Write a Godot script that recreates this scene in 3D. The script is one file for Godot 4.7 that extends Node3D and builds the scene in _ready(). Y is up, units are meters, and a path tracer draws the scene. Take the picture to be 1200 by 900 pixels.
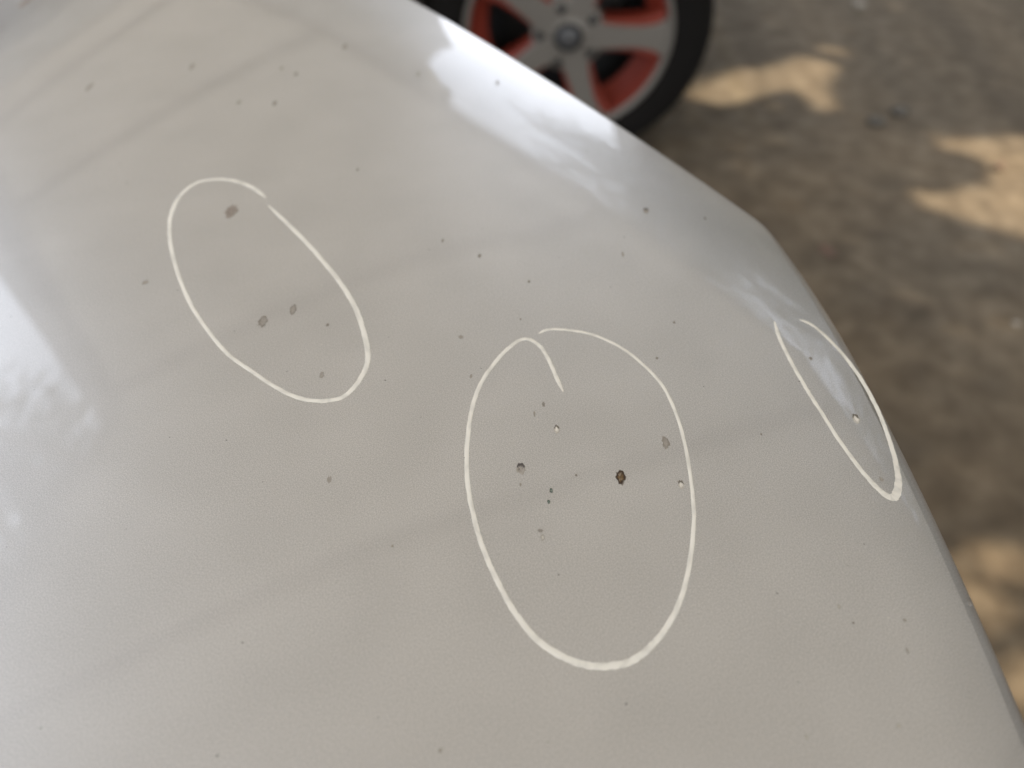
extends Node3D

# ---------------------------------------------------------------- helpers
var used := {}

func numbered(called: String, parent: Node) -> String:
	var key := str(parent.get_instance_id()) + called
	var n: int = used.get(key, 0)
	used[key] = n + 1
	return called if n == 0 else "%s_%03d" % [called, n]

func place(o: Node3D, called: String, parent: Node = self) -> Node3D:
	o.name = numbered(called, parent)
	parent.add_child(o, true)
	return o

func thing(called: String, label: String, category: String, at := Vector3.ZERO, group := "") -> Node3D:
	var o := Node3D.new()
	place(o, called)
	o.position = at
	o.set_meta("label", label)
	o.set_meta("category", category)
	if group != "":
		o.set_meta("group", group)
	return o

func obj(called: String, mesh: Mesh, m: Material, parent: Node = self) -> MeshInstance3D:
	var o := MeshInstance3D.new()
	o.mesh = mesh
	if m:
		o.material_override = m
	place(o, called, parent)
	return o

func struct(o: Node) -> Node:
	o.set_meta("kind", "structure")
	return o

func srgb(r: float, g: float, b: float) -> Color:      # from a linear, real-world base colour
	return Color(r, g, b).linear_to_srgb()

func mat(c: Color, rough := 0.8, metal := 0.0) -> StandardMaterial3D:
	var m := StandardMaterial3D.new()
	m.albedo_color = c
	m.roughness = rough
	m.metallic = metal
	return m

func noise_tex(freq: float, size: int, a: Color, b: Color, seed_ := 1, octaves := 4, normal := false, strength := 4.0) -> NoiseTexture2D:
	var n := FastNoiseLite.new()
	n.seed = seed_
	n.frequency = freq
	n.fractal_octaves = octaves
	n.noise_type = FastNoiseLite.TYPE_SIMPLEX_SMOOTH
	var t := NoiseTexture2D.new()
	t.width = size
	t.height = size
	t.seamless = true
	t.noise = n
	if normal:
		t.as_normal_map = true
		t.bump_strength = strength
	else:
		var g := Gradient.new()
		g.set_color(0, a)
		g.set_color(1, b)
		t.color_ramp = g
	return t

# a sheet of points, rows x columns, with smooth normals that point the way 'up' says
func sheet(p: Array, up: Vector3, colors := PackedColorArray(), closed_rows := false) -> ArrayMesh:
	var rows := p.size()
	var cols: int = p[0].size()
	var v := PackedVector3Array()
	var nn := PackedVector3Array()
	for i in rows:
		for j in cols:
			v.append(p[i][j])
			var i0 := i - 1
			var i1 := i + 1
			if closed_rows:
				i0 = (i - 1 + rows - 1) % (rows - 1)
				i1 = (i + 1) % (rows - 1)
			else:
				i0 = maxi(i0, 0)
				i1 = mini(i1, rows - 1)
			var a: Vector3 = p[i1][j] - p[i0][j]
			var b: Vector3 = p[i][mini(j + 1, cols - 1)] - p[i][maxi(j - 1, 0)]
			nn.append(b.cross(a).normalized())
	# orient on the sheet's own middle
	var mid := nn[(rows / 2) * cols + cols / 2]
	var flip := mid.dot(up) < 0.0
	if flip:
		for k in nn.size():
			nn[k] = -nn[k]
	var idx := PackedInt32Array()
	for i in rows - 1:
		for j in cols - 1:
			var a := i * cols + j
			var b := a + 1
			var c := a + cols
			var d := c + 1
			if flip:
				idx.append_array([a, b, c, b, d, c])
			else:
				idx.append_array([a, c, b, b, c, d])
	var arr := []
	arr.resize(Mesh.ARRAY_MAX)
	arr[Mesh.ARRAY_VERTEX] = v
	arr[Mesh.ARRAY_NORMAL] = nn
	arr[Mesh.ARRAY_INDEX] = idx
	if colors.size() == v.size():
		arr[Mesh.ARRAY_COLOR] = colors
	var m := ArrayMesh.new()
	m.add_surface_from_arrays(Mesh.PRIMITIVE_TRIANGLES, arr)
	return m

# a profile (radius, z) turned round the z axis
func lathe(profile: Array, n := 64) -> ArrayMesh:
	var st := SurfaceTool.new()
	st.begin(Mesh.PRIMITIVE_TRIANGLES)
	st.set_smooth_group(0)
	for k in profile.size() - 1:
		var a: Vector2 = profile[k]
		var b: Vector2 = profile[k + 1]
		for i in n:
			var t0 := TAU * i / n
			var t1 := TAU * (i + 1) / n
			var q := [Vector3(a.x * cos(t0), a.x * sin(t0), a.y), Vector3(a.x * cos(t1), a.x * sin(t1), a.y), Vector3(b.x * cos(t1), b.x * sin(t1), b.y), Vector3(b.x * cos(t0), b.x * sin(t0), b.y)]
			for w in [0, 1, 2, 0, 2, 3]:
				st.add_vertex(q[w])
	st.generate_normals()
	st.index()
	return st.commit()

# a flat outline given thickness along z, with a small chamfer towards +z
func slab(outline: PackedVector2Array, z0: float, z1: float, chamfer := 0.0) -> ArrayMesh:
	var st := SurfaceTool.new()
	st.begin(Mesh.PRIMITIVE_TRIANGLES)
	st.set_smooth_group(-1)
	var o := outline
	if Geometry2D.is_polygon_clockwise(o):
		o.reverse()
	var top := o
	if chamfer > 0.0:
		var s := Geometry2D.offset_polygon(o, -chamfer, Geometry2D.JOIN_MITER)
		if s.size() > 0 and s[0].size() == o.size():
			top = s[0]
			# match starts
			var best := 0
			for k in top.size():
				if top[k].distance_to(o[0]) < top[best].distance_to(o[0]):
					best = k
			var r := PackedVector2Array()
			for k in top.size():
				r.append(top[(best + k) % top.size()])
			top = r
	var tri := Geometry2D.triangulate_polygon(top)
	for k in range(0, tri.size(), 3):
		for w in [0, 2, 1]:
			var q := top[tri[k + w]]
			st.add_vertex(Vector3(q.x, q.y, z1))
	tri = Geometry2D.triangulate_polygon(o)
	for k in range(0, tri.size(), 3):
		for w in [0, 1, 2]:
			var q := o[tri[k + w]]
			st.add_vertex(Vector3(q.x, q.y, z0))
	var zc := z1 - (chamfer if top != o else 0.0)
	for k in o.size():
		var a := o[k]
		var b := o[(k + 1) % o.size()]
		var c := top[k]
		var d := top[(k + 1) % o.size()]
		for q in [Vector3(a.x, a.y, z0), Vector3(b.x, b.y, zc), Vector3(b.x, b.y, z0), Vector3(a.x, a.y, z0), Vector3(a.x, a.y, zc), Vector3(b.x, b.y, zc)]:
			st.add_vertex(q)
		if top != o:
			for q in [Vector3(a.x, a.y, zc), Vector3(d.x, d.y, z1), Vector3(b.x, b.y, zc), Vector3(a.x, a.y, zc), Vector3(c.x, c.y, z1), Vector3(d.x, d.y, z1)]:
				st.add_vertex(q)
	st.generate_normals()
	return st.commit()

func beam(st: SurfaceTool, a: Vector3, b: Vector3, w: float, h: float) -> void:
	var bm := BoxMesh.new()
	bm.size = Vector3(w, h, a.distance_to(b))
	var t := Transform3D(Basis.IDENTITY, (a + b) / 2.0)
	var up := Vector3.UP if absf((b - a).normalized().y) < 0.9 else Vector3.RIGHT
	t.basis = Basis.looking_at(b - a, up)
	st.append_from(bm, 0, t)

func one_beam(a: Vector3, b: Vector3, w: float, h: float) -> ArrayMesh:
	var st := SurfaceTool.new()
	beam(st, a, b, w, h)
	return st.commit()

# ---------------------------------------------------------------- the bonnet's shape (metres)
const TOP := 0.985
const HEM := 0.009                                       # radius of the folded edge
const SIDE_BEND := Vector2(0.022, 0.10472)               # width and final slope of the bend beside the edge
const FRONT_BEND := Vector2(0.055, 0.27925)
var eo := []       # samples along the edge: z, x, normal

func side_x(z: float) -> float:
	var q := clampf(z, -0.32, -0.06)
	return -0.154355 * q ** 3 + -0.472087 * q * q + -0.051293 * q + 0.133000 + (z - q) * (-0.463065 * q * q + -0.944174 * q + -0.051293)

func front_x(z: float) -> float:
	var q := clampf(z, -0.52, -0.2)
	return -0.426039 * q * q + 0.437625 * q + 0.270988 + (z - q) * (-0.852078 * q + 0.437625)

func edge_x(z: float) -> float:
	var a := side_x(z)
	var b := front_x(z)
	return minf(a, b) - 0.0012 * log(1.0 + exp(-absf(a - b) / 0.0012))

func prepare_edge() -> void:
	var z := -0.96
	while z < 0.6:
		var d := (edge_x(z + 0.0015) - edge_x(z - 0.0015)) / 0.003
		eo.append([z, edge_x(z), Vector2(1.0, -d).normalized()])
		z += 0.0012 if z > -0.30 and z < -0.255 else 0.004

func dome(x: float) -> float:
	return -pow(maxf(0.0, -0.03 - x), 2.0) / 3.2

func bend(d: float, q: Vector2) -> float:
	var big := q.x / sin(q.y)
	return big - sqrt(big * big - pow(clampf(q.x - d, 0.0, q.x), 2.0))

func bonnet_y(x: float, z: float) -> float:
	var sa := (side_x(z + 0.0002) - side_x(z - 0.0002)) / 0.0004
	var sb := (front_x(z + 0.0002) - front_x(z - 0.0002)) / 0.0004
	var a := bend((side_x(z) - x) / sqrt(1.0 + sa * sa), SIDE_BEND)
	var b := bend((front_x(z) - x) / sqrt(1.0 + sb * sb), FRONT_BEND)
	return TOP - pow(pow(a * 100.0, 7.0) + pow(b * 100.0, 7.0), 1.0 / 7.0) / 100.0 + dome(x)

func bonnet_normal(x: float, z: float) -> Vector3:
	var h := 0.0008
	return Vector3(bonnet_y(x - h, z) - bonnet_y(x + h, z), 2 * h, bonnet_y(x, z - h) - bonnet_y(x, z + h)).normalized()

func bonnet_point(x: float, z: float, lift: float) -> Vector3:
	return Vector3(x, bonnet_y(x, z), z) + bonnet_normal(x, z) * lift

# ---------------------------------------------------------------- scene
var M := {}
var rng := RandomNumberGenerator.new()
var sun_to := Vector3(0.68, 0.707, 0.19).normalized()
var sunny := []      # outlines on the ground that the sun reaches through gaps between the leaves

func _ready() -> void:
	rng.seed = 7
	# camera
	var cam := Camera3D.new()
	cam.name = "camera"
	add_child(cam)
	cam.position = Vector3(0, 1.2, 0)
	cam.rotation_degrees = Vector3(-50, 0, 0)
	cam.near = 0.02
	cam.far = 200.0
	var lens := CameraAttributesPhysical.new()
	lens.frustum_focal_length = 24.0
	lens.frustum_focus_distance = 0.262
	lens.frustum_near = 0.02
	lens.frustum_far = 200.0
	lens.exposure_aperture = 5.0
	cam.attributes = lens
	cam.current = true
	# sky, sun, exposure
	var env := Environment.new()
	env.background_mode = Environment.BG_SKY
	var sm := ProceduralSkyMaterial.new()
	sm.sky_top_color = Color(0.86, 0.90, 0.97)
	sm.sky_horizon_color = Color(0.95, 0.96, 0.99)
	sm.sky_curve = 0.25
	sm.sky_energy_multiplier = 1.3
	sm.ground_bottom_color = srgb(0.09, 0.075, 0.055)
	sm.ground_horizon_color = srgb(0.16, 0.14, 0.11)
	var sky := Sky.new()
	sky.sky_material = sm
	env.sky = sky
	env.tonemap_mode = Environment.TONE_MAPPER_LINEAR
	env.tonemap_exposure = 2.06
	env.sdfgi_enabled = true
	env.ssao_enabled = true
	env.ssil_enabled = true
	var we := WorldEnvironment.new()
	we.name = "world_environment"
	we.environment = env
	add_child(we)
	var sun := DirectionalLight3D.new()
	sun.name = "sun"
	sun.light_energy = 1.35
	sun.light_color = Color(1.0, 0.94, 0.84)
	sun.light_angular_distance = 0.5
	sun.shadow_enabled = true
	add_child(sun)
	sun.look_at_from_position(sun_to * 20.0, Vector3.ZERO, Vector3.UP)

	make_materials()
	prepare_edge()
	make_ground()
	make_awning()
	make_building()
	make_silver_car()
	make_parked_car()
	make_trees()
	make_litter()

func make_materials() -> void:
	var paint := mat(srgb(0.675, 0.650, 0.620), 0.42, 0.65)
	paint.albedo_texture = noise_tex(0.34, 512, Color(0.78, 0.78, 0.78), Color(1, 1, 1), 3, 1)
	paint.uv1_triplanar = true
	paint.uv1_scale = Vector3.ONE * 12.0
	paint.vertex_color_use_as_albedo = true
	paint.clearcoat_enabled = true
	paint.clearcoat = 0.85
	paint.clearcoat_roughness = 0.03
	M.paint = paint
	var body := mat(srgb(0.675, 0.650, 0.620), 0.42, 0.65)
	body.clearcoat_enabled = true
	body.clearcoat = 1.0
	body.clearcoat_roughness = 0.03
	M.body_paint = body
	M.marker = mat(srgb(0.76, 0.72, 0.63), 0.7)
	M.marker.vertex_color_use_as_albedo = true
	M.chip = mat(Color.WHITE, 0.7)
	M.chip.vertex_color_use_as_albedo = true
	M.black = mat(srgb(0.012, 0.012, 0.012), 0.7)
	M.rubber = mat(srgb(0.009, 0.008, 0.007), 0.9)
	M.rubber.metallic_specular = 0.25
	M.rubber.normal_enabled = true
	M.rubber.normal_texture = noise_tex(0.05, 256, Color.BLACK, Color.WHITE, 8, 3, true, 3.0)
	M.rubber.uv1_triplanar = true
	M.rubber.uv1_scale = Vector3.ONE * 8.0
	M.silver = mat(srgb(0.18, 0.165, 0.14), 0.5, 0.3)
	M.red = mat(srgb(0.20, 0.028, 0.014), 0.5)
	M.steel = mat(srgb(0.05, 0.047, 0.043), 0.6, 0.5)
	M.cap = mat(srgb(0.10, 0.10, 0.10), 0.5, 0.4)
	M.dark_paint = mat(srgb(0.16, 0.152, 0.13), 0.6)
	M.glass = mat(Color(0.02, 0.025, 0.025), 0.05)
	var cloth := mat(srgb(0.60, 0.582, 0.54), 0.9)
	cloth.backlight_enabled = true
	cloth.backlight = Color(0.54, 0.526, 0.490)
	M.cloth = cloth
	M.white = mat(srgb(0.75, 0.74, 0.70), 0.4)
	M.rafter = mat(srgb(0.64, 0.62, 0.58), 0.7)
	M.frame = mat(srgb(0.25, 0.24, 0.22), 0.6, 0.3)
	var wall := mat(srgb(0.24, 0.228, 0.195), 0.9)
	wall.albedo_texture = noise_tex(0.01, 512, Color(0.88, 0.87, 0.85), Color(1, 1, 1), 12, 5)
	wall.uv1_triplanar = true
	wall.uv1_scale = Vector3.ONE * 0.3
	M.wall = wall
	M.bark = mat(srgb(0.10, 0.075, 0.05), 0.95)
	M.bark.normal_enabled = true
	M.bark.normal_texture = noise_tex(0.04, 256, Color.BLACK, Color.WHITE, 21, 4, true, 8.0)
	M.bark.uv1_triplanar = true
	M.bark.uv1_scale = Vector3(3, 0.6, 3)
	M.leaf = mat(srgb(0.07, 0.10, 0.035), 0.55)
	M.leaf.vertex_color_use_as_albedo = true
	M.leaf.albedo_color = Color.WHITE
	M.leaf.backlight_enabled = true
	M.leaf.backlight = Color(0.55, 0.6, 0.35)
	M.leaf.cull_mode = BaseMaterial3D.CULL_DISABLED
	var g := mat(srgb(0.226, 0.174, 0.113), 0.95)
	g.albedo_texture = noise_tex(0.022, 1024, Color(0.73, 0.71, 0.68), Color(1, 1, 1), 31, 4)
	g.uv1_triplanar = true
	g.uv1_world_triplanar = true
	g.uv1_scale = Vector3.ONE * 0.55
	g.normal_enabled = true
	g.normal_texture = noise_tex(0.02, 1024, Color.BLACK, Color.WHITE, 33, 4, true, 6.0)
	g.normal_scale = 0.2
	g.vertex_color_use_as_albedo = true
	M.ground = g

# ---------------------------------------------------------------- setting
func make_ground() -> void:
	# fine round the car, coarse out to the horizon, one sheet
	var xs := []
	var v := -90.0
	while v < 90.0:
		xs.append(v)
		v += 0.04 if absf(v) < 3.2 else (0.4 if absf(v) < 8.0 else 8.0)
	xs.append(90.0)
	var broad := FastNoiseLite.new()
	broad.seed = 4
	broad.frequency = 0.9
	broad.fractal_octaves = 4
	var stain := FastNoiseLite.new()
	stain.seed = 14
	stain.frequency = 3.2
	stain.fractal_octaves = 3
	var fine := FastNoiseLite.new()
	fine.seed = 9
	fine.frequency = 4.0
	fine.fractal_octaves = 3
	var rows := []
	var cols := PackedColorArray()
	for z in xs:
		var row := []
		for x in xs:
			var near := 1.0 if absf(x) < 3.3 and absf(z) < 3.3 else 0.0
			row.append(Vector3(x, near * (0.004 * broad.get_noise_2d(x, z) + 0.002 * fine.get_noise_2d(x, z)), z))
			var b := broad.get_noise_2d(x + 40.0, z)
			var s := stain.get_noise_2d(x, z * 1.4)
			var t := 0.82 + 0.26 * b + 0.26 * s - 0.6 * maxf(0.0, s - 0.25) + 0.20 * fine.get_noise_2d(x * 1.3 + 9.0, z * 2.4)
			t = clampf(t, 0.35, 1.2)
			var warm := 0.06 * broad.get_noise_2d(x, z + 70.0)
			cols.append(Color(t * (1.0 + warm), t, t * (1.0 - 1.6 * warm)))
		rows.append(row)
	var o := obj("ground", sheet(rows, Vector3.UP, cols), M.ground)
	struct(o)

const AW := [Vector3(-3.54, 2.7, -6.7), Vector3(3.2, 2.7, 0.54), Vector3(4.5, 2.7, 4.3), Vector3(0.06, 2.7, 3.6), Vector3(-1.9, 2.7, 1.2), Vector3(-1.78, 2.7, -0.75), Vector3(-1.62, 2.7, -1.62), Vector3(-5.9, 2.7, -6.4)]

func make_awning() -> void:
	var t := thing("awning", "cream cloth awning on grey steel posts above the silver car", "awning")
	var st := SurfaceTool.new()
	st.begin(Mesh.PRIMITIVE_TRIANGLES)
	var flat := PackedVector2Array()
	for q in AW:
		flat.append(Vector2(q.x, q.z))
	for w in Geometry2D.triangulate_polygon(flat):
		st.add_vertex(AW[w])
	st.generate_normals()
	obj("cloth_roof", st.commit(), M.cloth, t)
	# rafters under the cloth, cut at its outline
	var dir := Vector2(0.945, -0.33)
	var nrm := Vector2(0.33, 0.945)
	for k in [-5, -3, -1, 0, 1, 2, 3, 4]:
		var c: float = -1.076 + 1.1 * k
		var hits := []
		for e in AW.size():
			var a := Vector2(AW[e].x, AW[e].z)
			var b := Vector2(AW[(e + 1) % AW.size()].x, AW[(e + 1) % AW.size()].z)
			var q = Geometry2D.segment_intersects_segment(a, b, nrm * c - dir * 20.0, nrm * c + dir * 20.0)
			if q != null:
				hits.append(q)
		if hits.size() == 2 and hits[0].distance_to(hits[1]) > 0.3:
			obj("rafter", one_beam(Vector3(hits[0].x, 2.66, hits[0].y), Vector3(hits[1].x, 2.66, hits[1].y), 0.04, 0.05), M.rafter, t)
	for e in AW.size():
		obj("edge_rail", one_beam(AW[e] + Vector3(0, -0.03, 0), AW[(e + 1) % AW.size()] + Vector3(0, -0.03, 0), 0.05, 0.05), M.white, t)
		var p: Vector3 = AW[e]
		obj("post", one_beam(Vector3(p.x, 0.0, p.z), Vector3(p.x, 2.65, p.z), 0.08, 0.08), M.frame, t)

func house(at: Vector3, turn: float, width: float, label: String, annex := false) -> void:
	var t := thing("house", label, "house", at, "houses round the yard")
	t.rotation.y = turn
	var w := BoxMesh.new()
	w.size = Vector3(width, 8.0, 4.0)
	var o := obj("wall", w, M.wall, t)
	o.position = Vector3(0, 4.0, 0)
	var r := PrismMesh.new()
	r.size = Vector3(width + 0.4, 1.6, 4.5)
	o = obj("roof", r, M.frame, t)
	o.position = Vector3(0, 8.803, 0)
	if annex:
		# a lean-to whose roof falls away from the house
		var e := width / 2.0
		o = obj("lean_to", slab(PackedVector2Array([Vector2(e, 0.0), Vector2(e, 5.9), Vector2(e + 0.3, 5.25), Vector2(e + 0.72, 4.5), Vector2(e + 1.4, 3.3), Vector2(e + 1.4, 0.0)]), -1.7, 2.0), M.wall, t)
	var n := int(width / 2.6)
	for k in n:
		var f := BoxMesh.new()
		f.size = Vector3(1.0, 1.3, 0.08)
		o = obj("window", f, M.glass, t)
		o.position = Vector3((k - (n - 1) / 2.0) * 2.4, 1.7, 2.0)

func make_building() -> void:
	# plain rendered houses round the yard, seen only as pale reflections in the paint
	house(Vector3(-5.2, 0, -11.0), 0.0, 7.8, "beige rendered house with a lean-to beyond the parked car", true)
	house(Vector3(11.2, 0, -15.0), 0.0, 13.0, "beige rendered house beyond the loose-crowned tree")
	house(Vector3(13.0, 0, -2.0), -PI / 2.0, 15.0, "beige rendered house to the right of the yard")

# ---------------------------------------------------------------- the silver car
func make_silver_car() -> void:
	var car := thing("silver_car", "silver metallic car bonnet with rounded edge, its stone chips ringed in white marker", "car")
	var film := FastNoiseLite.new()
	film.seed = 51
	film.frequency = 22.0
	film.fractal_octaves = 4
	var rows := []
	var cols := PackedColorArray()
	var k := 0
	while k < eo.size():
		var s = eo[k]
		var row := []
		var o := Vector2(s[1], s[0])
		var n: Vector2 = s[2]
		var across := 110
		for j in across:
			var x := lerpf(-1.2, o.x, 1.0 - pow(1.0 - float(j) / across, 2.2))
			row.append(Vector3(x, bonnet_y(x, o.y), o.y))
		var start := bonnet_y(o.x, o.y)
		var first := 0.24
		for j in 17:
			var a := lerpf(first, PI / 2.0, j / 16.0)
			var q := o + n * HEM * (sin(a) - sin(first))
			row.append(Vector3(q.x, start - HEM * (cos(first) - cos(a)), q.y))
		var r: float = HEM * (1.0 - sin(first))
		var last := o + n * r
		var low: float = start - HEM * cos(first)
		row.append(Vector3(last.x, low - 0.02, last.y))
		var inn := o + n * (r - 0.002)
		row.append(Vector3(inn.x, low - 0.0215, inn.y))
		inn = o + n * (r - 0.02)
		row.append(Vector3(inn.x, low - 0.0215, inn.y))
		rows.append(row)
		for q in row:
			var t := 0.955 + 0.07 * film.get_noise_3d(q.x, q.y, q.z)
			cols.append(Color(t, t, t))
		k += 1
	var bonnet := obj("bonnet", sheet(rows, Vector3.UP, cols), M.paint, car)

	# the nose and wing below the bonnet's shut line
	var levels := [[0.940, -0.020], [0.935, -0.001], [0.90, 0.008], [0.70, 0.015], [0.50, 0.015], [0.36, 0.0], [0.27, -0.06], [0.25, -0.12]]
	rows = []
	k = 0
	while k < eo.size():
		var s = eo[k]
		var row := []
		for lv in levels:
			var drop := dome(s[1]) if lv[0] > 0.6 else 0.0
			row.append(Vector3(s[1] + s[2].x * lv[1], lv[0] + drop, s[0] + s[2].y * lv[1]))
		row.append(Vector3(-1.2, 0.25, s[0]))
		rows.append(row)
		k += 10
	obj("front_wing", sheet(rows, Vector3(1, 0, 0)), M.body_paint, car)

	make_rings(bonnet)
	make_chips(bonnet)

func spline(flat: Array, steps := 8) -> Array:
	var p := []
	for i in range(0, flat.size(), 2):
		p.append(Vector2(flat[i], flat[i + 1]) / 1000.0)
	var out := []
	for i in p.size() - 1:
		for s in steps:
			out.append(p[i].cubic_interpolate(p[i + 1], p[maxi(i - 1, 0)], p[mini(i + 2, p.size() - 1)], float(s) / steps))
	out.append(p[-1])
	return out

func ring(flat: Array, width: Callable, seed_: int, parent: Node) -> void:
	var line := spline(flat)
	var nz := FastNoiseLite.new()
	nz.seed = seed_
	nz.frequency = 0.11
	nz.fractal_octaves = 3
	var rows := []
	var total := line.size()
	var tone := PackedColorArray()
	for i in total:
		var d: Vector2 = (line[mini(i + 1, total - 1)] - line[maxi(i - 1, 0)]).normalized()
		var side := Vector2(-d.y, d.x)
		var t := float(i) / (total - 1)
		var taper := clampf(minf(t, 1.0 - t) * total / 5.0, 0.12, 1.0)
		var w: float = width.call(t) * sqrt(taper) * 0.5
		var l := w * (1.0 + 0.22 * nz.get_noise_1d(i * 3.0))
		var r := w * (1.0 + 0.22 * nz.get_noise_1d(i * 3.0 + 500.0))
		var row := []
		for c in [[-1.0, 0.00001], [-0.8, 0.00005], [-0.3, 0.00006], [0.3, 0.00006], [0.8, 0.00005], [1.0, 0.00001]]:
			var q: Vector2 = line[i] + side * (c[0] * (l if c[0] < 0 else r))
			row.append(bonnet_point(q.x, q.y, c[1] + 0.00002))
			# the ink lies thin and patchy, thinnest along its sides
			var ink := clampf(1.0 + 0.3 * nz.get_noise_2d(i * 1.6, c[0] * 2.0) - 0.08 * absf(c[0]), 0.82, 1.06)
			tone.append(Color(ink, ink, ink))
		rows.append(row)
	obj("marker_ring", sheet(rows, Vector3.UP, tone), M.marker, parent)

func make_rings(bonnet: Node) -> void:
	ring([ -111.6,-288.8, -95.7,-269.6, -81.7,-251.3, -70.2,-234.4, -62.3,-219.8, -57.1,-205.6, -54.2,-192.7, -56.1,-182.2, -61.0,-174.6, -69.0,-172.8, -78.4,-175.0, -88.7,-181.3, -98.3,-188.7, -108.3,-196.9, -120.3,-211.0, -132.0,-227.7, -143.7,-249.5, -152.0,-268.9, -156.2,-284.5, -156.4,-299.2, -151.3,-309.4, -141.5,-311.8, -130.4,-308.7, -121.2,-302.5, -113.9,-294.8 ], func(t): return 0.0018 + 0.0003 * sin(t * 9.0), 3, bonnet)
	ring([ 18.6,-176.8, 16.3,-183.7, 13.8,-192.1, 10.4,-199.5, 4.9,-203.1, -1.0,-198.6, -6.4,-190.8, -11.5,-180.4, -14.3,-168.5, -15.3,-156.2, -15.2,-144.2, -13.9,-133.2, -11.3,-121.6, -8.4,-112.4, -3.8,-101.9, 1.2,-92.6, 7.3,-85.0, 14.4,-80.1, 21.5,-77.7, 28.6,-77.7, 34.8,-79.6, 41.4,-85.0, 47.3,-92.6, 51.9,-101.9, 55.9,-114.7, 58.3,-126.8, 59.2,-138.8, 59.3,-152.6, 58.2,-165.8, 55.0,-179.2, 48.8,-190.0, 41.3,-198.6, 31.9,-204.9, 22.2,-207.7, 14.3,-208.1, 10.2,-205.8 ], func(t): return 0.00155 - 0.0003 * smoothstep(0.55, 0.72, t) + 0.0006 * exp(-pow((t - 0.53) * 9.0, 2.0)), 13, bonnet)
	ring([ 103.0,-212.6, 102.9,-203.1, 104.3,-192.5, 106.6,-180.0, 109.3,-168.7, 111.9,-158.0, 115.1,-147.4, 118.0,-139.8, 121.1,-134.4, 123.5,-132.5, 125.5,-133.6, 127.4,-137.0, 128.9,-141.8, 130.2,-150.2, 130.8,-160.5, 130.5,-171.4, 129.0,-183.4, 126.0,-194.9, 121.8,-204.7, 117.6,-211.6, 113.3,-214.2 ], func(t): return 0.0015 + 0.0013 * exp(-pow((t - 0.5) * 9.0, 2.0)), 23, bonnet)

func blot(x: float, z: float, rx: float, rz: float, kind: String, parent: Node) -> void:
	# a flake of paint knocked out: an uneven rim round a floor of primer or rust
	var n := 18
	var nz := FastNoiseLite.new()
	nz.seed = int(x * 9000.0) + int(z * 7000.0)
	nz.frequency = 1.3
	var tint := {
		"rust": [Color(0.05, 0.028, 0.010), Color(0.25, 0.15, 0.06)], "brown": [Color(0.38, 0.33, 0.285), Color(0.28, 0.23, 0.19)], "ring": [Color(0.34, 0.31, 0.27), Color(0.43, 0.40, 0.355)],
		"hook": [Color(0.10, 0.09, 0.08), Color(0.42, 0.39, 0.35)], "pale": [Color(0.20, 0.18, 0.15), Color(0.98, 0.95, 0.88)], "dot": [Color(0.38, 0.355, 0.32), Color(0.25, 0.23, 0.20)],
		"faint": [Color(0.45, 0.425, 0.385), Color(0.41, 0.385, 0.345)], "green": [Color(0.10, 0.14, 0.12), Color(0.24, 0.32, 0.28)], "white": [Color(0.5, 0.48, 0.44), Color(0.85, 0.82, 0.75)]}
	var rim: Color = tint[kind][0]
	var floor_: Color = tint[kind][1]
	var st := SurfaceTool.new()
	st.begin(Mesh.PRIMITIVE_TRIANGLES)
	var ringp := []
	for lay in [[0.0, 0.00006], [0.38, 0.00005], [0.68, 0.00008], [0.86, 0.00016], [1.0, 0.00003]]:
		var row := []
		for i in n:
			var a := TAU * i / n
			var u: float = lay[0] * (1.0 + 0.6 * nz.get_noise_2d(cos(a) * 1.6 + lay[0], sin(a) * 1.6))
			var q := Vector2(x + 0.5 * rx * u * cos(a), z + 0.5 * rz * u * sin(a))
			var col := floor_
			var v := nz.get_noise_3d(cos(a) * 3.0 * lay[0], sin(a) * 3.0 * lay[0], 5.0)
			if lay[0] > 0.6:
				col = rim
				# a rim lifted on one side only
				if kind in ["hook", "pale"] and sin(a - 0.6) + 0.5 * cos(a) > -0.1:
					col = floor_.lerp(Color(0.46, 0.43, 0.38), 0.55)
			elif v > 0.12 and kind != "pale":
				col = rim.lerp(floor_, 0.35)
			elif v < -0.22:
				col = floor_.lerp(Color(0.5, 0.47, 0.4), 0.6)
			if lay[0] == 1.0:
				col = col.lerp(Color(0.54, 0.52, 0.475), 0.75)
			row.append([bonnet_point(q.x, q.y, lay[1]), col])
		ringp.append(row)
	for l in ringp.size() - 1:
		for i in n:
			var j := (i + 1) % n
			var q := [ringp[l][i], ringp[l][j], ringp[l + 1][j], ringp[l + 1][i]]
			for w in ([0, 2, 3] if l == 0 else [0, 1, 2, 0, 2, 3]):
				st.set_color(q[w][1] * Color(0.71, 0.68, 0.64))
				st.add_vertex(q[w][0])
	st.generate_normals()
	var o := obj("stone_chip", st.commit(), M.chip, parent)
	if kind == "rust":
		o.set_meta("label", "rust-brown stone chip down to bare metal inside the largest ring")

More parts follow.
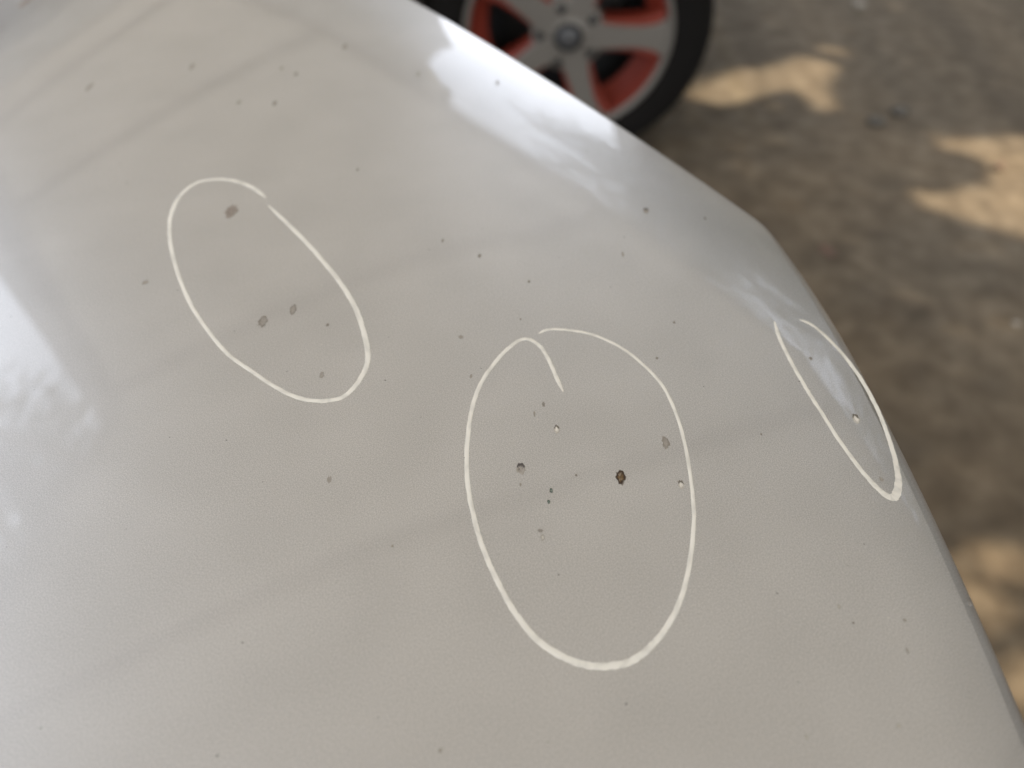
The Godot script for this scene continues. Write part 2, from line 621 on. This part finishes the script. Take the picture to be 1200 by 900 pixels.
func make_chips(bonnet: Node) -> void:
	var list := [
		[-128.2, -285.7, 6.24, 9.56, "brown"], [-98.4, -213.7, 3.60, 6.27, "ring"], [-87.6, -220.0, 2.62, 6.81, "ring"], [-72.2, -211.0, 1.34, 1.93, "dot"], [-70.4, -185.0, 1.78, 3.10, "faint"], [36.0, -140.1, 3.18, 5.75, "rust"], [2.9, -143.5, 2.91, 4.77, "hook"], [15.5, -159.8, 1.92, 3.76, "pale"], [11.3, -170.9, 1.19, 2.43, "dot"], [21.3, -140.8, 0.90, 1.07, "dot"], [52.7, -154.0, 2.48, 5.19, "ring"], [55.6, -137.1, 2.13, 3.56, "pale"], [12.8, -134.8, 1.04, 1.84, "green"], [11.9, -130.6, 1.03, 1.51, "green"], [8.9, -120.1, 1.71, 1.22, "dot"], [9.6, -117.7, 1.25, 2.29, "white"], [7.9, -166.6, 0.71, 2.68, "faint"], [121.3, -164.7, 2.43, 4.61, "pale"], [112.4, -193.1, 1.34, 1.93, "dot"], [-154.2, -240.2, 2.50, 3.07, "faint"], [-126.8, -378.7, 2.36, 4.94, "dot"], [-97.4, -437.8, 3.02, 7.68, "faint"], [-60.5, -139.3, 1.60, 2.51, "faint"], [-13.8, -251.4, 1.44, 2.65, "dot"], [-30.0, -261.5, 1.18, 2.32, "dot"], [-18.7, -55.5, 0.97, 1.20, "faint"], [60.5, -282.8, 2.58, 4.31, "hook"], [47.2, -252.5, 1.16, 3.17, "faint"], [-8.0, -397.6, 1.57, 5.74, "dot"], [96.1, -95.0, 0.78, 1.54, "white"], [98.9, -90.0, 0.88, 0.77, "dot"], [114.0, -90.8, 1.12, 1.08, "faint"], [111.8, -81.8, 0.66, 1.85, "faint"], [102.8, -61.6, 1.26, 1.44, "white"], [77.6, -58.8, 0.97, 1.32, "white"], [135.5, -96.3, 0.94, 1.19, "dot"], [-350.2, -565.8, 7.26, 19.35, "brown"], [-185.3, -426.7, 3.57, 7.95, "faint"], [-120.7, -408.6, 2.07, 4.56, "dot"], [-147.0, -381.9, 2.42, 4.26, "faint"], [-73.9, -314.7, 1.35, 2.43, "dot"], [87.1, -280.1, 1.26, 2.66, "dot"], [3.4, -213.7, 0.79, 1.11, "dot"], [63.5, -211.8, 1.07, 1.54, "dot"], [86.3, -157.6, 0.73, 0.95, "dot"], [2.8, -137.1, 0.66, 1.31, "faint"], [-15.1, -184.1, 0.98, 1.94, "faint"], [-130.4, -416.4, 2.11, 4.70, "faint"], [-243.7, -416.0, 3.71, 10.28, "faint"], [-19.7, -204.0, 1.80, 2.14, "faint"], [7.0, -235.4, 1.11, 1.64, "dot"], [-37.1, -114.7, 0.86, 0.98, "faint"], [54.5, -193.0, 1.02, 1.40, "dot"], [-51.9, -404.1, 1.60, 5.13, "faint"], [122.5, -139.4, 1.48, 1.95, "faint"]
	]
	for c in list:
		blot(c[0] / 1000.0, c[1] / 1000.0, c[2] / 1000.0, c[3] / 1000.0, c[4], bonnet)
	# fine dust and pin-prick specks, past counting
	var st := SurfaceTool.new()
	st.begin(Mesh.PRIMITIVE_TRIANGLES)
	for i in 420:
		var z := rng.randf_range(-0.6, 0.02)
		var x := edge_x(z) - 0.002 - 0.40 * pow(rng.randf(), 1.1)
		var r := rng.randf_range(0.00012, 0.00042) * (1.0 + 1.2 * maxf(0.0, -z - 0.25))
		var pale := rng.randf() < 0.3
		var v := rng.randf_range(0.62, 0.8) if pale else rng.randf_range(0.12, 0.34)
		st.set_color(Color(v, v * 0.95, v * 0.86) * 0.74)
		var c := bonnet_point(x, z, 0.00006)
		var turn := rng.randf() * TAU
		var ecc := rng.randf_range(0.5, 1.0)
		for k in 6:
			var a0 := turn + TAU * k / 6.0
			var a1 := turn + TAU * (k + 1) / 6.0
			st.add_vertex(c)
			st.add_vertex(bonnet_point(x + r * cos(a0), z + r * ecc * sin(a0), 0.00003))
			st.add_vertex(bonnet_point(x + r * cos(a1), z + r * ecc * sin(a1), 0.00003))
	st.generate_normals()
	var o := obj("dust_specks", st.commit(), M.chip, bonnet)
	o.set_meta("kind", "stuff")

# ---------------------------------------------------------------- the other car and its wheel
func make_wheel(parent: Node) -> Node3D:
	# faces +z; origin at the hub
	var w := Node3D.new()
	place(w, "wheel", parent)
	obj("tyre", lathe([Vector2(0.236, -0.19), Vector2(0.262, -0.205), Vector2(0.322, -0.195), Vector2(0.338, -0.17), Vector2(0.344, -0.13), Vector2(0.345, -0.10), Vector2(0.344, -0.06), Vector2(0.339, -0.022), Vector2(0.325, -0.002), Vector2(0.298, 0.008), Vector2(0.268, 0.008), Vector2(0.252, 0.004), Vector2(0.241, -0.004), Vector2(0.238, -0.012)], 96), M.rubber, w)
	obj("rim_lip", lathe([Vector2(0.236, -0.02), Vector2(0.245, -0.006), Vector2(0.247, 0.001), Vector2(0.243, 0.005), Vector2(0.239, 0.005), Vector2(0.234, 0.001), Vector2(0.232, -0.008)], 96), M.silver, w)
	obj("rim_barrel", lathe([Vector2(0.232, -0.008), Vector2(0.225, -0.03), Vector2(0.212, -0.055), Vector2(0.190, -0.075)], 96), M.red, w)
	obj("brake_disc", lathe([Vector2(0.0, -0.118), Vector2(0.075, -0.118), Vector2(0.08, -0.128), Vector2(0.148, -0.128), Vector2(0.15, -0.15), Vector2(0.0, -0.15)], 64), M.steel, w)
	obj("backing_plate", lathe([Vector2(0.0, -0.165), Vector2(0.150, -0.16), Vector2(0.194, -0.13), Vector2(0.191, -0.074)], 48), M.black, w)
	for k in 5:
		var a := deg_to_rad(-1.0 - 72.0 * k)
		var turn := Transform2D(a, Vector2.ZERO)
		var core := PackedVector2Array()
		for q in [Vector2(0.03, -0.034), Vector2(0.075, -0.037), Vector2(0.12, -0.036), Vector2(0.17, -0.040), Vector2(0.200, -0.050), Vector2(0.222, -0.060), Vector2(0.222, 0.060), Vector2(0.200, 0.050), Vector2(0.17, 0.040), Vector2(0.12, 0.036), Vector2(0.075, 0.037), Vector2(0.03, 0.034)]:
			core.append(turn * q)
		var sp := obj("spoke", slab(core, -0.055, -0.008, 0.004), M.red, w)
		var face := PackedVector2Array()
		for q in [Vector2(0.03, -0.031), Vector2(0.075, -0.031), Vector2(0.12, -0.026), Vector2(0.17, -0.025), Vector2(0.205, -0.031), Vector2(0.2295, -0.046), Vector2(0.2345, 0.0), Vector2(0.2295, 0.046), Vector2(0.205, 0.031), Vector2(0.17, 0.025), Vector2(0.12, 0.026), Vector2(0.075, 0.031), Vector2(0.03, 0.031)]:
			face.append(turn * q)
		obj("spoke_face", slab(face, -0.010, 0.0, 0.0025), M.silver, w)
		var b := deg_to_rad(-1.0 - 72.0 * k - 36.0)
		var lug := obj("lug_bolt", lathe([Vector2(0.0, 0.0035), Vector2(0.007, 0.0035), Vector2(0.0085, 0.002), Vector2(0.009, -0.004)], 6), M.steel, w)
		var cup := obj("lug_recess", lathe([Vector2(0.0, -0.0022), Vector2(0.0135, -0.0022), Vector2(0.0145, -0.0034)], 20), M.black, w)
		cup.position = Vector3(0.064 * cos(b), 0.064 * sin(b), 0.001)
		lug.position = Vector3(0.064 * cos(b), 0.064 * sin(b), 0)
	obj("hub", lathe([Vector2(0.0, 0.002), Vector2(0.042, 0.002), Vector2(0.047, -0.001), Vector2(0.050, -0.003), Vector2(0.080, -0.004), Vector2(0.086, -0.009), Vector2(0.088, -0.05), Vector2(0.05, -0.11)], 48), M.silver, w)
	obj("centre_cap", lathe([Vector2(0.0, 0.014), Vector2(0.010, 0.0132), Vector2(0.018, 0.0105), Vector2(0.023, 0.006), Vector2(0.0235, 0.004)], 40), M.cap, w)
	obj("cap_ring", lathe([Vector2(0.0235, 0.004), Vector2(0.026, 0.0055), Vector2(0.032, 0.0055), Vector2(0.0345, 0.002)], 40), M.black, w)
	return w

func make_parked_car() -> void:
	var car := thing("parked_car", "parked car of which a black-tyred wheel with silver spokes and red rim shows", "car", Vector3(0.132, 0, -1.778))
	var w := make_wheel(car)
	w.position = Vector3(0, 0.345, 0)
	var f := w.duplicate()
	place(f, "wheel", car)
	f.position = Vector3(-2.5, 0.345, 0)
	for x in [0.0, -2.5]:
		f = w.duplicate()
		place(f, "wheel", car)
		f.position = Vector3(x, 0.345, -1.62)
		f.rotation.y = PI
	# side of the body with its arches
	var o := PackedVector2Array()
	o.append(Vector2(0.56, 0.56))
	o.append(Vector2(0.36, 0.50))
	for i in 13:
		var a := lerpf(0.42, PI - 0.05, i / 12.0)
		o.append(Vector2(0.365 * cos(a), 0.33 + 0.365 * sin(a)))
	o.append(Vector2(-0.40, 0.22))
	o.append(Vector2(-2.10, 0.22))
	for i in 13:
		var a := lerpf(0.05, PI - 0.1, i / 12.0)
		o.append(Vector2(-2.5 + 0.365 * cos(a), 0.33 + 0.365 * sin(a)))
	for q in [Vector2(-2.95, 0.24), Vector2(-3.28, 0.28), Vector2(-3.38, 0.45), Vector2(-3.36, 0.66), Vector2(-3.2, 0.78), Vector2(-2.6, 0.90), Vector2(0.3, 0.93), Vector2(0.58, 0.90), Vector2(0.62, 0.75)]:
		o.append(q)
	var b := obj("body", slab(o, -1.64, 0.03, 0.02), M.dark_paint, car)
	b.position = Vector3(0, 0, 0)
	var cab := PackedVector2Array([Vector2(-1.25, 0.90), Vector2(-1.32, 1.24), Vector2(-1.42, 1.28), Vector2(-2.0, 1.27), Vector2(-2.2, 1.2), Vector2(-2.75, 0.86)])
	obj("cabin", slab(cab, -1.55, -0.06, 0.09), M.dark_paint, car)
	for q in [PackedVector2Array([Vector2(-1.38, 0.98), Vector2(-1.40, 1.20), Vector2(-2.02, 1.19), Vector2(-2.38, 0.98)])]:
		obj("window", slab(q, -0.08, -0.054, 0.004), M.glass, car)

# ---------------------------------------------------------------- trees
func trunk_mesh(base: Vector3, top: Vector3, r: float, limbs: Array) -> ArrayMesh:
	var st := SurfaceTool.new()
	st.begin(Mesh.PRIMITIVE_TRIANGLES)
	st.set_smooth_group(0)
	var all := [[base, top, r, r * 0.6]]
	for l in limbs:
		all.append([top + (base - top) * rng.randf() * 0.3, l, r * 0.5, r * 0.12])
	for seg in all:
		var a: Vector3 = seg[0]
		var b: Vector3 = seg[1]
		var d := (b - a).normalized()
		var u := d.cross(Vector3(0.3, 0.1, 0.9)).normalized()
		var v := d.cross(u)
		var prev := []
		for k in 9:
			var t := k / 8.0
			var c := a.lerp(b, t) + u * 0.12 * sin(t * 5.0 + a.x) * (1.0 - absf(2.0 * t - 1.0)) + Vector3(0, 0.25 * t * (1.0 - t), 0)
			var rad := lerpf(seg[2], seg[3], t)
			var cur := []
			for i in 9:
				var an := TAU * i / 9.0
				cur.append(c + (u * cos(an) + v * sin(an)) * rad)
			if k > 0:
				for i in 9:
					var j := (i + 1) % 9
					for q in [prev[i], prev[j], cur[j], prev[i], cur[j], cur[i]]:
						st.add_vertex(q)
			prev = cur
	st.generate_normals()
	st.index()
	return st.commit()

func leaf_mesh() -> ArrayMesh:
	var st := SurfaceTool.new()
	st.begin(Mesh.PRIMITIVE_TRIANGLES)
	var p := [Vector3(0, 0, -0.5), Vector3(0.26, 0.06, -0.12), Vector3(0.2, 0.05, 0.22), Vector3(0, -0.02, 0.5), Vector3(-0.2, 0.05, 0.22), Vector3(-0.26, 0.06, -0.12), Vector3(0, 0, 0)]
	for q in [[0, 1, 6], [1, 2, 6], [2, 3, 6], [3, 4, 6], [4, 5, 6], [5, 0, 6]]:
		for w in q:
			st.set_color(Color.WHITE)
			st.add_vertex(p[w])
	st.generate_normals()
	return st.commit()

func crown(parent: Node, spots: PackedVector3Array, size: float) -> void:
	var mm := MultiMesh.new()
	mm.transform_format = MultiMesh.TRANSFORM_3D
	mm.use_colors = true
	mm.mesh = leaf_mesh()
	mm.instance_count = spots.size()
	for i in spots.size():
		var s := size * rng.randf_range(0.7, 1.2)
		var b := Basis.from_euler(Vector3(rng.randf_range(-0.9, 0.9), rng.randf() * TAU, rng.randf_range(-0.9, 0.9))).scaled(Vector3.ONE * s)
		mm.set_instance_transform(i, Transform3D(b, spots[i]))
		var v := rng.randf_range(0.6, 1.3)
		mm.set_instance_color(i, Color(0.060 * v * rng.randf_range(0.8, 1.3), 0.085 * v, 0.030 * v))
	var o := MultiMeshInstance3D.new()
	o.multimesh = mm
	o.material_override = M.leaf
	place(o, "crown", parent)
	o.set_meta("kind", "stuff")

# clumps of leaves round limb ends
func clumps(centre: Vector3, radii: Vector3, n_clumps: int, per: int, clump: float) -> Array:
	var ends := []
	var spots := PackedVector3Array()
	for k in n_clumps:
		var d := Vector3(rng.randfn(), rng.randfn(), rng.randfn()).normalized() * pow(rng.randf(), 0.4)
		var c := centre + d * radii
		ends.append(c)
		for i in per:
			spots.append(c + Vector3(rng.randfn(), rng.randfn() * 0.7, rng.randfn()) * clump)
	return [ends, spots]

func tree(label: String, at: Vector3, centre: Vector3, radii: Vector3, n_clumps: int, per: int, clump: float, leaf: float) -> void:
	var t := thing("tree", label, "tree", at, "trees round the cars")
	var c := clumps(centre - at, radii, n_clumps, per, clump)
	obj("trunk", trunk_mesh(Vector3.ZERO, Vector3(centre.x - at.x, (centre.y - at.y) - radii.y * 0.5, centre.z - at.z), 0.16, c[0].slice(0, 14)), M.bark, t)
	crown(t, c[1], leaf)

func in_sunny(p: Vector2, grow: float) -> bool:
	for poly in sunny:
		if Geometry2D.is_point_in_polygon(p, poly):
			return true
		if grow > 0.0:
			for k in poly.size():
				var q := Geometry2D.get_closest_point_to_segment(p, poly[k], poly[(k + 1) % poly.size()])
				if q.distance_to(p) < grow:
					return true
	return false

func make_trees() -> void:
	for a in [
		[ 0.53,-2.14, 0.62,-2.21, 0.73,-2.25, 0.83,-2.30, 0.94,-2.36, 1.01,-2.41, 1.06,-2.40, 1.01,-2.33, 0.97,-2.24, 0.94,-2.14, 0.93,-2.07, 0.90,-2.06, 0.88,-2.12, 0.86,-2.19, 0.79,-2.18, 0.72,-2.13, 0.66,-2.10, 0.58,-2.10 ],
		[ 1.20,-1.88, 1.26,-1.90, 1.31,-1.88, 1.43,-1.90, 1.58,-1.87, 1.38,-1.40, 1.25,-1.48, 1.21,-1.52, 1.14,-1.55, 1.09,-1.58, 1.03,-1.62, 1.08,-1.64, 1.17,-1.64, 1.25,-1.67, 1.29,-1.74, 1.29,-1.80, 1.24,-1.84, 1.20,-1.86 ],
		[0.75, -0.60, 0.76, -0.55, 0.80, -0.54, 0.82, -0.50, 0.78, -0.46, 0.79, -0.42, 0.83, -0.41, 0.82, -0.38, 0.75, -0.38, 0.76, -0.47],
		[0.81, -0.64, 0.87, -0.62, 0.90, -0.61, 0.90, -0.58, 0.84, -0.59]
	]:
		var poly := PackedVector2Array()
		for i in range(0, a.size(), 2):
			poly.append(Vector2(a[i], a[i + 1]))
		sunny.append(poly)
	# the tree whose leaves shade the ground beside the car, with the gaps the sun comes through
	var t := thing("tree", "broad leafy tree standing to the right of the awning", "tree", Vector3(6.4, 0, -0.4), "trees round the cars")
	var leaf_size := 0.065
	var spots := PackedVector3Array()
	var ends := []
	var flat := Vector2(sun_to.x, sun_to.z) / sun_to.y
	for i in 70000:
		var g := Vector2(rng.randf_range(-0.9, 2.6), rng.randf_range(-3.4, 0.6))
		var y := rng.randf_range(3.0, 4.6)
		if in_sunny(g, 0.028):
			continue
		var q := Vector3(g.x + flat.x * y, y, g.y + flat.y * y)
		spots.append(q - t.position)
		if i % 1800 == 0 and not in_sunny(g, 0.3):
			ends.append(q - t.position)
	var c := clumps(Vector3(6.8, 5.6, 0.2) - t.position, Vector3(2.2, 1.2, 2.4), 60, 60, 0.3)
	for q in c[1]:
		var w: Vector3 = q + t.position
		if not in_sunny(Vector2(w.x - flat.x * w.y, w.z - flat.y * w.y), 0.06):
			spots.append(q)
	obj("trunk", trunk_mesh(Vector3.ZERO, Vector3(-0.4, 3.4, 0.1), 0.12, ends.slice(0, 9)), M.bark, t)
	crown(t, spots, leaf_size)
	tree("tall tree overhanging the far left side of the silver car", Vector3(-6.3, 0, -2.9), Vector3(-4.7, 6.5, -3.5), Vector3(2.0, 1.7, 1.8), 70, 70, 0.24, 0.14)
	tree("tree behind the parked car, right of the house", Vector3(2.2, 0, -6.6), Vector3(2.1, 4.6, -6.5), Vector3(1.7, 2.1, 1.7), 90, 90, 0.22, 0.13)
	tree("dense tree close to the right end of the parked car", Vector3(5.0, 0, -4.9), Vector3(4.7, 4.2, -4.5), Vector3(2.3, 2.0, 2.0), 150, 90, 0.24, 0.13)
	tree("loose-crowned tree farther right behind the parked car", Vector3(6.4, 0, -8.6), Vector3(6.2, 4.4, -8.6), Vector3(2.2, 1.9, 2.0), 70, 60, 0.28, 0.16)

func make_litter() -> void:
	# a few loose things on the ground beside the car
	var leaf := SurfaceTool.new()
	for d in [["fallen_leaf", Vector3(0.751, 0, -1.412), 0.03, Color(0.15, 0.09, 0.06), "small reddish dry leaf on the ground nearest the bonnet corner", "leaf"], ["fallen_leaf", Vector3(1.30, 0, -1.76), 0.025, Color(0.15, 0.095, 0.06), "brown dry leaf at the edge of the larger sunlit patch", "leaf"]]:
		var st := SurfaceTool.new()
		st.begin(Mesh.PRIMITIVE_TRIANGLES)
		var pts := []
		for i in 12:
			var a := TAU * i / 12.0
			pts.append(Vector3(cos(a) * (0.5 + 0.08 * cos(5.0 * a)), 0.22 * pow(absf(sin(a)), 1.5) + 0.05, sin(a) * 0.8 * (1.0 - 0.25 * cos(a))) * d[2])
		for i in 12:
			for q in [Vector3(0, 0.002, 0), pts[(i + 1) % 12], pts[i]]:
				st.add_vertex(q)
		st.generate_normals()
		var m := mat(Color(d[3].r, d[3].g, d[3].b).linear_to_srgb(), 0.8)
		m.cull_mode = BaseMaterial3D.CULL_DISABLED
		var o := obj(d[0], st.commit(), m)
		o.position = d[1] + Vector3(0, 0.004, 0)
		o.rotation.y = d[1].x * 9.0
		o.set_meta("label", d[4])
		o.set_meta("category", d[5])
	for d in [[Vector3(1.034, 0, -1.975), 0.026, 0.10, "dark flat pebble on the ground left of a second dark pebble"], [Vector3(1.119, 0, -2.029), 0.028, 0.10, "dark flat pebble on the ground right of a second dark pebble"], [Vector3(1.10, 0, -1.177), 0.010, 0.3, "whitish pebble on the brown ground far right of the bonnet corner"], [Vector3(1.20, 0, -2.72), 0.025, 0.3, "pale pebble on the ground beyond the smaller sunlit patch"]]:
		var s := SphereMesh.new()
		s.radius = 1.0
		s.height = 2.0
		s.radial_segments = 18
		s.rings = 9
		var arr := s.get_mesh_arrays()
		var nz := FastNoiseLite.new()
		nz.seed = int(d[0].x * 100.0)
		nz.frequency = 0.8
		var vv: PackedVector3Array = arr[Mesh.ARRAY_VERTEX]
		for i in vv.size():
			vv[i] = vv[i] * (1.0 + 0.3 * nz.get_noise_3dv(vv[i])) * Vector3(1.0, 0.45, 0.75) * d[1]
		arr[Mesh.ARRAY_VERTEX] = vv
		var am := ArrayMesh.new()
		am.add_surface_from_arrays(Mesh.PRIMITIVE_TRIANGLES, arr)
		var o := obj("pebble", am, mat(srgb(d[2], d[2] * 0.88, d[2] * 0.7), 0.9))
		o.position = d[0] + Vector3(0, d[1] * 0.28, 0)
		o.set_meta("label", d[3])
		o.set_meta("category", "pebble")
		o.set_meta("group", "pebbles on the ground")
